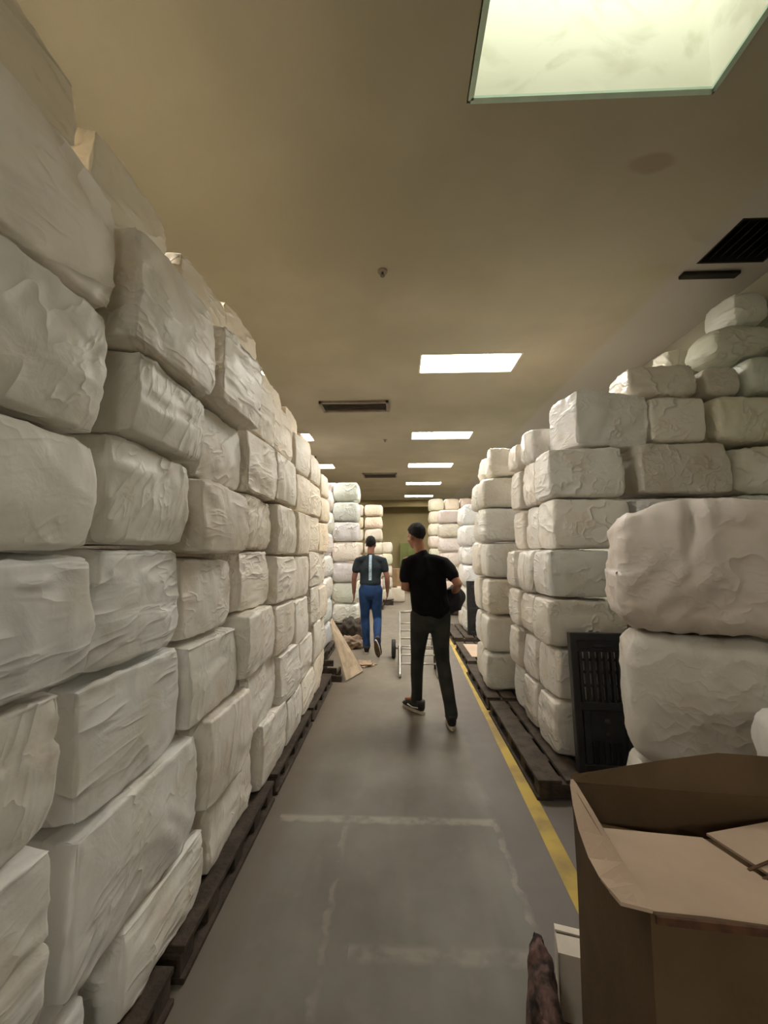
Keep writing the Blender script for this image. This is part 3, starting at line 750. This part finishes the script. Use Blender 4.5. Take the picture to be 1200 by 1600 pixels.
carton((.28, 15.4, 0), (.9, .5, .9), 'wide brown carton on the floor against the far end', rz=.05)
t = empty('green_cabinet', (.42, 18.2, 0), label='olive green cabinet standing against the dark far wall', cat='cabinet')
bm = bmesh.new(); box(bm, -.34, .34, -.22, .22, .05, 1.95, bev=.01); link('body', bm, M['green'], t)
for s in (-1, 1):
    bm = bmesh.new(); box(bm, min(s * .01, s * .33), max(s * .01, s * .33), -.24, -.22, .08, 1.92, bev=.005); dd = link('door', bm, M['green'], t)
    bm = bmesh.new(); box(bm, s * .04 - .01, s * .04 + .01, -.26, -.24, .95, 1.1, bev=.003); link('handle', bm, M['chrome'], dd)
bm = bmesh.new(); box(bm, -.32, .32, -.2, .2, 0, .05); link('plinth', bm, M['metal_dark'], t)
# small bare lamp on the far left
t = empty('wall_lamp', (-1.98, 9.35, 2.86), label='small bright lamp glowing high behind the far left stacks', cat='lamp')

# ------------------------------------------------------------------ trolley
t = empty('ladder_trolley', (0, 5.05, 0), label='grey tubular ladder-framed trolley on wheels in front of the man in black', cat='trolley')
pA, pB = Vector((0, 0, .03)), Vector((0, .95, .66))
for x in (.02, .49):
    bm = bmesh.new(); tube(bm, [(x, 0, .016), (x, .05, .05), (x, .90, .62), (x, .95, .66)], .016, 10); link('side_rail', bm, M['chrome'], t)
bm = bmesh.new(); tube(bm, [(.02, .95, .66), (.255, .97, .67), (.49, .95, .66)], .016, 10); link('handle_bar', bm, M['chrome'], t)
for k in range(6):
    s = .18 + k * .125
    p = Vector((0, .95 * s, .016 + .64 * s))
    bm = bmesh.new(); tube(bm, [(.02, p.y, p.z), (.49, p.y, p.z)], .011, 8); link('rung', bm, M['chrome'], t)
for x, lab in ((-.07, 1), (.58, 2)):
    bm = bmesh.new(); tube(bm, [(x - .03, .98, .13), (x - .025, .98, .13), (x + .025, .98, .13), (x + .03, .98, .13)], [.115, .13, .13, .115], 24); wv = link('wheel', bm, M['rubber'], t)
    bm = bmesh.new(); tube(bm, [(x - .036, .98, .13), (x + .036, .98, .13)], .07, 18); link('hub', bm, M['hub'], wv)
bm = bmesh.new(); tube(bm, [(-.07, .98, .13), (.58, .98, .13)], .012, 8); link('axle', bm, M['chrome'], t)
for x in (.02, .49):
    bm = bmesh.new(); tube(bm, [(x, .90, .62), (x, .98, .13)], .012, 8); link('strut', bm, M['chrome'], t)
    bm = bmesh.new(); tube(bm, [(x - .018, .42, .05), (x + .018, .42, .05)], .05, 16); ww = link('caster', bm, M['rubber'], t)
    bm = bmesh.new(); box(bm, x - .024, x + .024, .405, .435, .05, .30, bev=.003); link('bracket', bm, M['metal_dark'], ww)

# ------------------------------------------------------------------ people
def remesh_obj(name, bm, mat, parent, voxel=.011, smooth_it=4, loc=None, **k):
    o = link(name, bm, mat, parent, smooth=True, loc=loc, **k)
    md = o.modifiers.new('r', 'REMESH'); md.mode = 'VOXEL'; md.voxel_size = voxel; md.use_smooth_shade = True
    sm = o.modifiers.new('s', 'SMOOTH'); sm.iterations = smooth_it; sm.factor = .5
    dg = bpy.context.evaluated_depsgraph_get()
    me = bpy.data.meshes.new_from_object(o.evaluated_get(dg))
    o.modifiers.clear(); o.data = me
    me.polygons.foreach_set('use_smooth', [True] * len(me.polygons))
    if not me.materials: me.materials.append(mat)
    return o
V = Vector
def limb(bm, pts, rad, seg=16):
    """chain with extra rings at the ends so it closes round"""
    P_ = [V(p) for p in pts]; r = [(q, q) if isinstance(q, (int, float)) else q for q in rad]
    d0 = (P_[0] - P_[1]).normalized(); d1 = (P_[-1] - P_[-2]).normalized()
    m0, m1 = min(r[0]), min(r[-1])
    P2 = [P_[0] + d0 * m0 * .9, P_[0] + d0 * m0 * .6] + P_ + [P_[-1] + d1 * m1 * .6, P_[-1] + d1 * m1 * .9]
    r2 = [(r[0][0] * .3, r[0][1] * .3), (r[0][0] * .78, r[0][1] * .78)] + r + [(r[-1][0] * .78, r[-1][1] * .78), (r[-1][0] * .3, r[-1][1] * .3)]
    tube(bm, P2, r2, seg)
def hand(bm, wrist, direc, side, curl=.5, thumb_side=None):
    """palm + five fingers; direc = pointing direction, side = across the palm (towards thumb)"""
    d = V(direc).normalized(); s = V(side); s = (s - d * s.dot(d)).normalized(); n_ = d.cross(s)
    w = V(wrist); c = w + d * .045
    limb(bm, [w, w + d * .03, w + d * .075], [(.022, .018), (.036, .017), (.038, .015)] if abs(s.x) > .5 else [(.018, .022), (.017, .036), (.015, .038)], 12)
    for i, (o_, ln) in enumerate(((.030, .066), (.010, .074), (-.011, .069), (-.031, .054))):
        b = w + d * .08 + s * o_
        dd = (d - n_ * curl * .35).normalized(); d2 = (d - n_ * curl).normalized(); d3 = (d - n_ * curl * 2).normalized()
        p1 = b + dd * ln * .42; p2 = p1 + d2 * ln * .32; p3 = p2 + d3 * ln * .26
        limb(bm, [b - d * .01, b, p1, p2, p3], [.0095, .0095, .009, .0085, .007], 8)
    b = w + d * .02 + s * .028
    dt = (d * .8 + s * .7 - n_ * .3 * curl).normalized()
    limb(bm, [b, b + dt * .03, b + dt * .03 + (d * .95 + s * .2).normalized() * .03], [.012, .011, .009], 8)
def head(bm, c, yaw, tilt=0):
    Rm = Matrix.Translation(c) @ Matrix.Rotation(yaw, 4, 'Z') @ Matrix.Rotation(tilt, 4, 'X')
    def b_(p, r): 
        t = bmesh.new(); bmesh.ops.create_icosphere(t, subdivisions=3, radius=1)
        merge(bm, t, 0, Rm @ Matrix.Translation(p) @ Matrix.Diagonal((*r, 1)))
    # face toward +y
    b_((0, -.012, .035), (.074, .094, .082))       # skull
    b_((0, .035, -.035), (.058, .062, .072))       # face
    b_((0, .055, -.085), (.034, .036, .026))       # chin
    b_((0, .098, -.025), (.012, .020, .022))       # nose
    b_((0, .088, -.062), (.024, .013, .007)); b_((0, .088, -.072), (.022, .012, .007))   # lips
    b_((0, .086, .018), (.050, .014, .010))        # brow
    for s in (-1, 1):
        b_((s * .074, -.004, -.012), (.010, .022, .032))    # ears
        b_((s * .040, .058, -.030), (.024, .024, .022))     # cheek
    return Rm
def eyes_of(Rm, root):
    for s in (-1, 1):
        bm = bmesh.new(); ball(bm, Rm @ V((s * .030, .082, .000)), .0125, sub=2); e = link('eye', bm, M['white_band'], root, smooth=True)
        bm = bmesh.new(); ball(bm, Rm @ V((s * .030, .0915, .000)), .0052, sub=2); link('iris', bm, M['hair'], e, smooth=True)
def hair_cap(Rm, root, name='hair', k=1.0, brim=False, mat='hair'):
    bm = bmesh.new(); t = bmesh.new(); bmesh.ops.create_icosphere(t, subdivisions=4, radius=1)
    t.transform(Matrix.Diagonal((.081 * k, .102 * k, .098 * k, 1)))
    for v in t.verts:
        # keep above the hairline: high in front, low at the nape
        line = -.088 + max(0, v.co.y + .055) * .95
        v.co.z = max(v.co.z, line)
        v.co *= 1 + .07 * noise.noise(v.co * 30) - (.12 if v.co.z <= line + .001 else 0)
    merge(bm, t, 0, Rm @ Matrix.Translation((0, -.014, .038)))
    for f in bm.faces: f.smooth = True
    h = link(name, bm, M[mat], root, smooth=True)
    return h
def shoe(root, heel, yaw, pitch, upper, sole, scale=1.0, name='shoe', stripe=False):
    """heel at local origin, toe toward +y"""
    Rm = Matrix.Translation(heel) @ Matrix.Rotation(yaw, 4, 'Z') @ Matrix.Rotation(pitch, 4, 'X') @ Matrix.Scale(scale, 4)
    bm = bmesh.new(); tube(bm, [Rm @ V(p) for p in ((0, -.035, .055), (0, -.02, .055), (0, .06, .065), (0, .13, .05), (0, .20, .038), (0, .245, .032), (0, .26, .03))],
         [(.018, .02), (.036, .042), (.042, .048), (.047, .038), (.050, .028), (.036, .018), (.012, .008)], 14)
    tube(bm, [Rm @ V((0, .0, .06)), Rm @ V((0, .0, .115))], [(.040, .045), (.042, .048)], 14)
    sh = link(name, bm, M[upper], root, smooth=True)
    bm = bmesh.new(); outl = []
    for i in range(24):
        a_ = 2 * PI * i / 24; yy = .105 + .165 * math.sin(a_); wd = .043 + .010 * math.sin(a_); xx = wd * math.cos(a_) * (1 if abs(math.sin(a_)) < .95 else .9)
        outl.append((xx, yy))
    lo = [bm.verts.new(Rm @ V((x, y, 0))) for x, y in outl]; hi = [bm.verts.new(Rm @ V((x, y, .026))) for x, y in outl]
    bm.faces.new(hi); bm.faces.new(lo[::-1]).material_index = 1
    for i in range(24): bm.faces.new((lo[i], lo[(i + 1) % 24], hi[(i + 1) % 24], hi[i]))
    link('sole', bm, [M[sole], M['shoe_brown']], sh)
    if stripe:
        bm = bmesh.new()
        for s in (-1, 1): tube(bm, [Rm @ V((s * .040, .0, .055)), Rm @ V((s * .050, .07, .045)), Rm @ V((s * .052, .14, .055))], .006, 8)
        link('stripe', bm, M['white_band'], sh)
    return sh

def person(name, origin, J, mats, label, skin, voxel=.011):
    root = empty(name, origin, label=label, cat='person')
    # body: one continuous skin surface
    bm = bmesh.new()
    pel, ch, nk, hd = map(V, (J['pelvis'], J['chest'], J['neck'], J['head']))
    mid = (pel + ch) / 2
    limb(bm, [pel + V((0, 0, -.06)), pel, mid, ch, ch.lerp(nk, .6)], [(.10, .08), (.13, .09), (.12, .085), (.150, .10), (.11, .08)], 20)
    limb(bm, [nk + V((0, 0, -.06)), nk, nk.lerp(hd, .6)], [(.07, .06), (.056, .056), (.054, .056)], 14)
    Rm = head(bm, hd, J['head_yaw'], J.get('head_tilt', 0))
    for s in ('L', 'R'):
        sh, el, wr = V(J['sh' + s]), V(J['el' + s]), V(J['wr' + s])
        limb(bm, [sh, sh.lerp(el, .5), el, el.lerp(wr, .35), wr], [.052, .047, .040, .041, .026], 14)
        limb(bm, [ch.lerp(nk, .45), sh], [.07, .05], 12)
        hand(bm, wr, J['hd' + s], J['th' + s], J.get('curl' + s, .5))
        hp, kn, an = V(J['hip' + s]), V(J['kn' + s]), V(J['an' + s])
        limb(bm, [hp, hp.lerp(kn, .5), kn, kn.lerp(an, .35), an], [.070, .062, .048, .046, .032], 14)
        fd = V(J['ft' + s]).normalized()
        limb(bm, [an, an + fd * .08 + V((0, 0, -.03)), an + fd * .15 + V((0, 0, -.045))], [.034, (.036, .026), (.03, .018)], 10)
    body = remesh_obj('body', bm, M[skin], root, .0085, 3)
    eyes_of(Rm, root)
    hair_cap(Rm, root)
    # shirt
    bm = bmesh.new()
    hem = V(J['hem'])
    limb(bm, [hem, hem.lerp(ch, .35), hem.lerp(ch, .65), ch, ch.lerp(nk, .55)], J['torso_r'], 24)
    for s in ('L', 'R'):
        sh, el = V(J['sh' + s]), V(J['el' + s])
        limb(bm, [nk + V((0, 0, -.045)), nk.lerp(sh, .55) + V((0, 0, -.025)), sh + V((0, 0, -.015)), sh.lerp(el, .35), sh.lerp(el, J.get('sleeve', .62))], [(.05, .06), (.062, .075), (.062, .072), (.064, .072), (.062, .070)], 16)
    limb(bm, [nk + V((0, 0, -.07)), nk + V((0, 0, -.005))], [(.12, .09), (.066, .064)], 16)
    for v in bm.verts: v.co += V((noise.noise(v.co * 6), noise.noise(v.co * 6 + V((5, 0, 0))), 0)) * .012
    remesh_obj('t_shirt', bm, M[mats['shirt']], root, .012, 3)
    # trousers
    bm = bmesh.new()
    limb(bm, [pel + V((0, 0, -.09)), pel + V((0, 0, .03)), pel + V((0, 0, J['waist'] - pel.z))], [(.13, .115), (.165, .128), (.155, .115)], 20)
    for s in ('L', 'R'):
        hp, kn, an = V(J['hip' + s]), V(J['kn' + s]), V(J['an' + s])
        limb(bm, [hp + V((0, 0, .03)), hp.lerp(kn, .3), hp.lerp(kn, .7), kn, kn.lerp(an, .4), kn.lerp(an, .8), an + V((0, 0, -.01))], [.100, (.094, .098), .076, .068, (.064, .07), .056, .058], 16)
    for v in bm.verts: v.co += V((noise.noise(v.co * 9), noise.noise(v.co * 9 + V((5, 0, 0))), 0)) * .010
    remesh_obj('trousers', bm, M[mats['trousers']], root, .012, 3)
    return root, Rm

# near man, black T-shirt
J = dict(pelvis=(.01, 0, .98), chest=(-.03, .02, 1.32), neck=(-.07, .03, 1.53), head=(-.12, .055, 1.70), head_yaw=R(38), head_tilt=R(-12),
         shL=(-.21, .03, 1.455), elL=(-.235, -.03, 1.20), wrL=(-.13, .19, 1.19), hdL=(.5, .8, .05), thL=(0, 0, 1),
         shR=(.145, .0, 1.45), elR=(.255, -.13, 1.245), wrR=(.235, .08, 1.15), hdR=(-.25, .75, -.4), thR=(0, .2, 1), curlR=1.1, curlL=.8,
         hipL=(-.085, .0, .93), hipR=(.095, 0, .93), knL=(-.115, .15, .53), knR=(.115, .02, .52), anL=(-.125, .20, .115), anR=(.165, -.20, .13),
         ftL=(-.6, .8, 0), ftR=(.05, 1, -.1), hem=(.015, 0, 1.0), waist=1.03, sleeve=.62,
         torso_r=[(.188, .135), (.178, .128), (.178, .125), (.192, .128), (.14, .10)])
near, Rm = person('person', (.30, 3.87, 0), J, dict(shirt='black_cotton', trousers='grey_denim'),
                  'taller man walking away in black T-shirt and dark grey jeans, elbows bent', 'skin')
shoe(near, (-.085, .145, 0), R(38), 0, 'shoe_dark', 'shoe_sole', 1.0, stripe=True)
shoe(near, (.165, -.215, .012), R(-3), R(-3), 'shoe_dark', 'shoe_sole', 1.0)
# jacket held in the right hand (hanging folds)
bm = bmesh.new()
nu, nv = 22, 16
gv = []
for i in range(nu + 1):
    row = []
    for j in range(nv):
        a_ = 2 * PI * j / nv; s = i / nu
        rx = (.055 + .035 * math.sin(s * PI)) * (1 + .22 * math.sin(a_ * 4 + s * 3)); ry = (.05 + .03 * math.sin(s * PI)) * (1 + .25 * math.sin(a_ * 3 - s * 4))
        if i in (0, nu): rx *= .3; ry *= .3
        row.append(bm.verts.new((-.015 + .05 * s + rx * math.cos(a_) + .02 * math.sin(s * 5), .0 + ry * math.sin(a_), .11 - .25 * s + .02 * math.cos(a_))))
    gv.append(row)
for i in range(nu):
    for j in range(nv): bm.faces.new((gv[i][j], gv[i][(j + 1) % nv], gv[i + 1][(j + 1) % nv], gv[i + 1][j])).smooth = True
bm.faces.new(gv[0]); bm.faces.new(gv[-1])
o = link('jacket', bm, M['jacket'], label='bundled black jacket held at the right hip of the man in black', cat='jacket'); o.location = (.525, 3.95, 1.10)

# far man, charcoal T-shirt and blue jeans
J = dict(pelvis=(0, 0, .97), chest=(0, .02, 1.30), neck=(0, .02, 1.50), head=(0, .045, 1.665), head_yaw=R(-6), head_tilt=R(-6),
         shL=(-.195, .01, 1.42), elL=(-.255, -.02, 1.14), wrL=(-.265, .05, .90), hdL=(.02, .08, -1), thL=(0, 1, 0),
         shR=(.195, .01, 1.42), elR=(.26, -.03, 1.15), wrR=(.262, .04, .93), hdR=(-.05, .12, -1), thR=(0, 1, 0), curlL=.5, curlR=.6,
         hipL=(-.085, .0, .93), hipR=(.085, 0, .93), knL=(-.085, .05, .52), knR=(.105, .03, .50), anL=(-.055, .02, .115), anR=(.125, -.31, .25),
         ftL=(-.05, 1, 0), ftR=(.12, .35, -1), hem=(0, 0, 1.06), waist=1.07, sleeve=.55,
         torso_r=[(.168, .125), (.160, .12), (.168, .118), (.192, .128), (.14, .10)])
far, Rm = person('person', (-.43, 6.25, 0), J, dict(shirt='charcoal_cotton', trousers='blue_denim'),
                 'farther man walking away in charcoal T-shirt with blue back stripe and blue jeans', 'skin_dark')
shoe(far, (-.055, -.02, 0), R(4), 0, 'shoe_dark', 'shoe_sole', 1.0)
shoe(far, (.105, -.385, .235), R(-16), R(-62), 'shoe_dark', 'white_band', .95)
# printed vertical stripe on the shirt back: follows the cloth by ray casting onto it
shirt = [c for c in far.children if c.name.startswith('t_shirt')][0]
def cast(o, x, z):
    ok, loc, n_, i = o.ray_cast(V((x, -1, z)), V((0, 1, 0)))
    return loc + n_ * .003 if ok else V((x, -.12, z))
bpy.context.view_layer.update()
bm = bmesh.new(); prev = None
zt, zb = 1.50, 1.115
for i in range(25):
    z = zt + (zb - zt) * i / 24
    row = [bm.verts.new(cast(shirt, x, z)) for x in (-.02, -.006, .008, .022)]
    if prev:
        for k in range(3): bm.faces.new((prev[k], prev[k + 1], row[k + 1], row[k])).smooth = True
    prev = row
st = link('back_stripe', bm, M['print_blue'], shirt, label='pale blue vertical stripe of lettering')
# illegible letter-like marks down the stripe
bm = bmesh.new()
for i, (a_, b_) in enumerate(((.02, .9), (.1, .6), (.0, .5), (.3, 1), (.1, .9), (.0, .7), (.2, .8), (.1, 1), (0, .6))):
    z = 1.36 - i * .026
    x0_, x1_ = -.016 + a_ * .034, -.016 + b_ * .034
    q = [cast(shirt, x0_, z), cast(shirt, x1_, z), cast(shirt, x1_, z - .012), cast(shirt, x0_, z - .012)]
    bm.faces.new([bm.verts.new(p + V((0, -.003, 0))) for p in q])
link('stripe_lettering', bm, M['print_grey'], shirt)

# ------------------------------------------------------------------ small lamp parts
t = bpy.data.objects['wall_lamp']
bm = bmesh.new(); tube(bm, [(0, 0, .99), (0, 0, .12)], .012, 8); link('stem', bm, M['metal_dark'], t)
bm = bmesh.new(); ball(bm, (0, 0, .06), .07); link('bulb', bm, M['small_lamp'], t, smooth=True)

# ------------------------------------------------------------------ camera, world, view
cam = bpy.data.cameras.new('camera'); co = bpy.data.objects.new('camera', cam); C.objects.link(co)
cam.sensor_fit = 'VERTICAL'; cam.sensor_height = 36; cam.lens = 620 / 1600 * 36
cam.clip_start = .02; cam.clip_end = 100
th_ = math.atan(62 / 620); ps_ = math.atan(22 / 620 * math.cos(th_))
co.location = (0, 0, 1.55); co.rotation_euler = (PI / 2 + th_, 0, ps_)
bpy.context.scene.camera = co
w = bpy.data.worlds.new('world'); bpy.context.scene.world = w; w.use_nodes = True
w.node_tree.nodes['Background'].inputs[0].default_value = (.02, .02, .02, 1)
sc = bpy.context.scene
sc.view_settings.view_transform = 'Standard'
sc.view_settings.look = 'None'
sc.view_settings.exposure = 0.75
sc.cycles.use_denoising = True
sc.cycles.max_bounces = 10; sc.cycles.diffuse_bounces = 8
sc.cycles.sample_clamp_indirect = 6
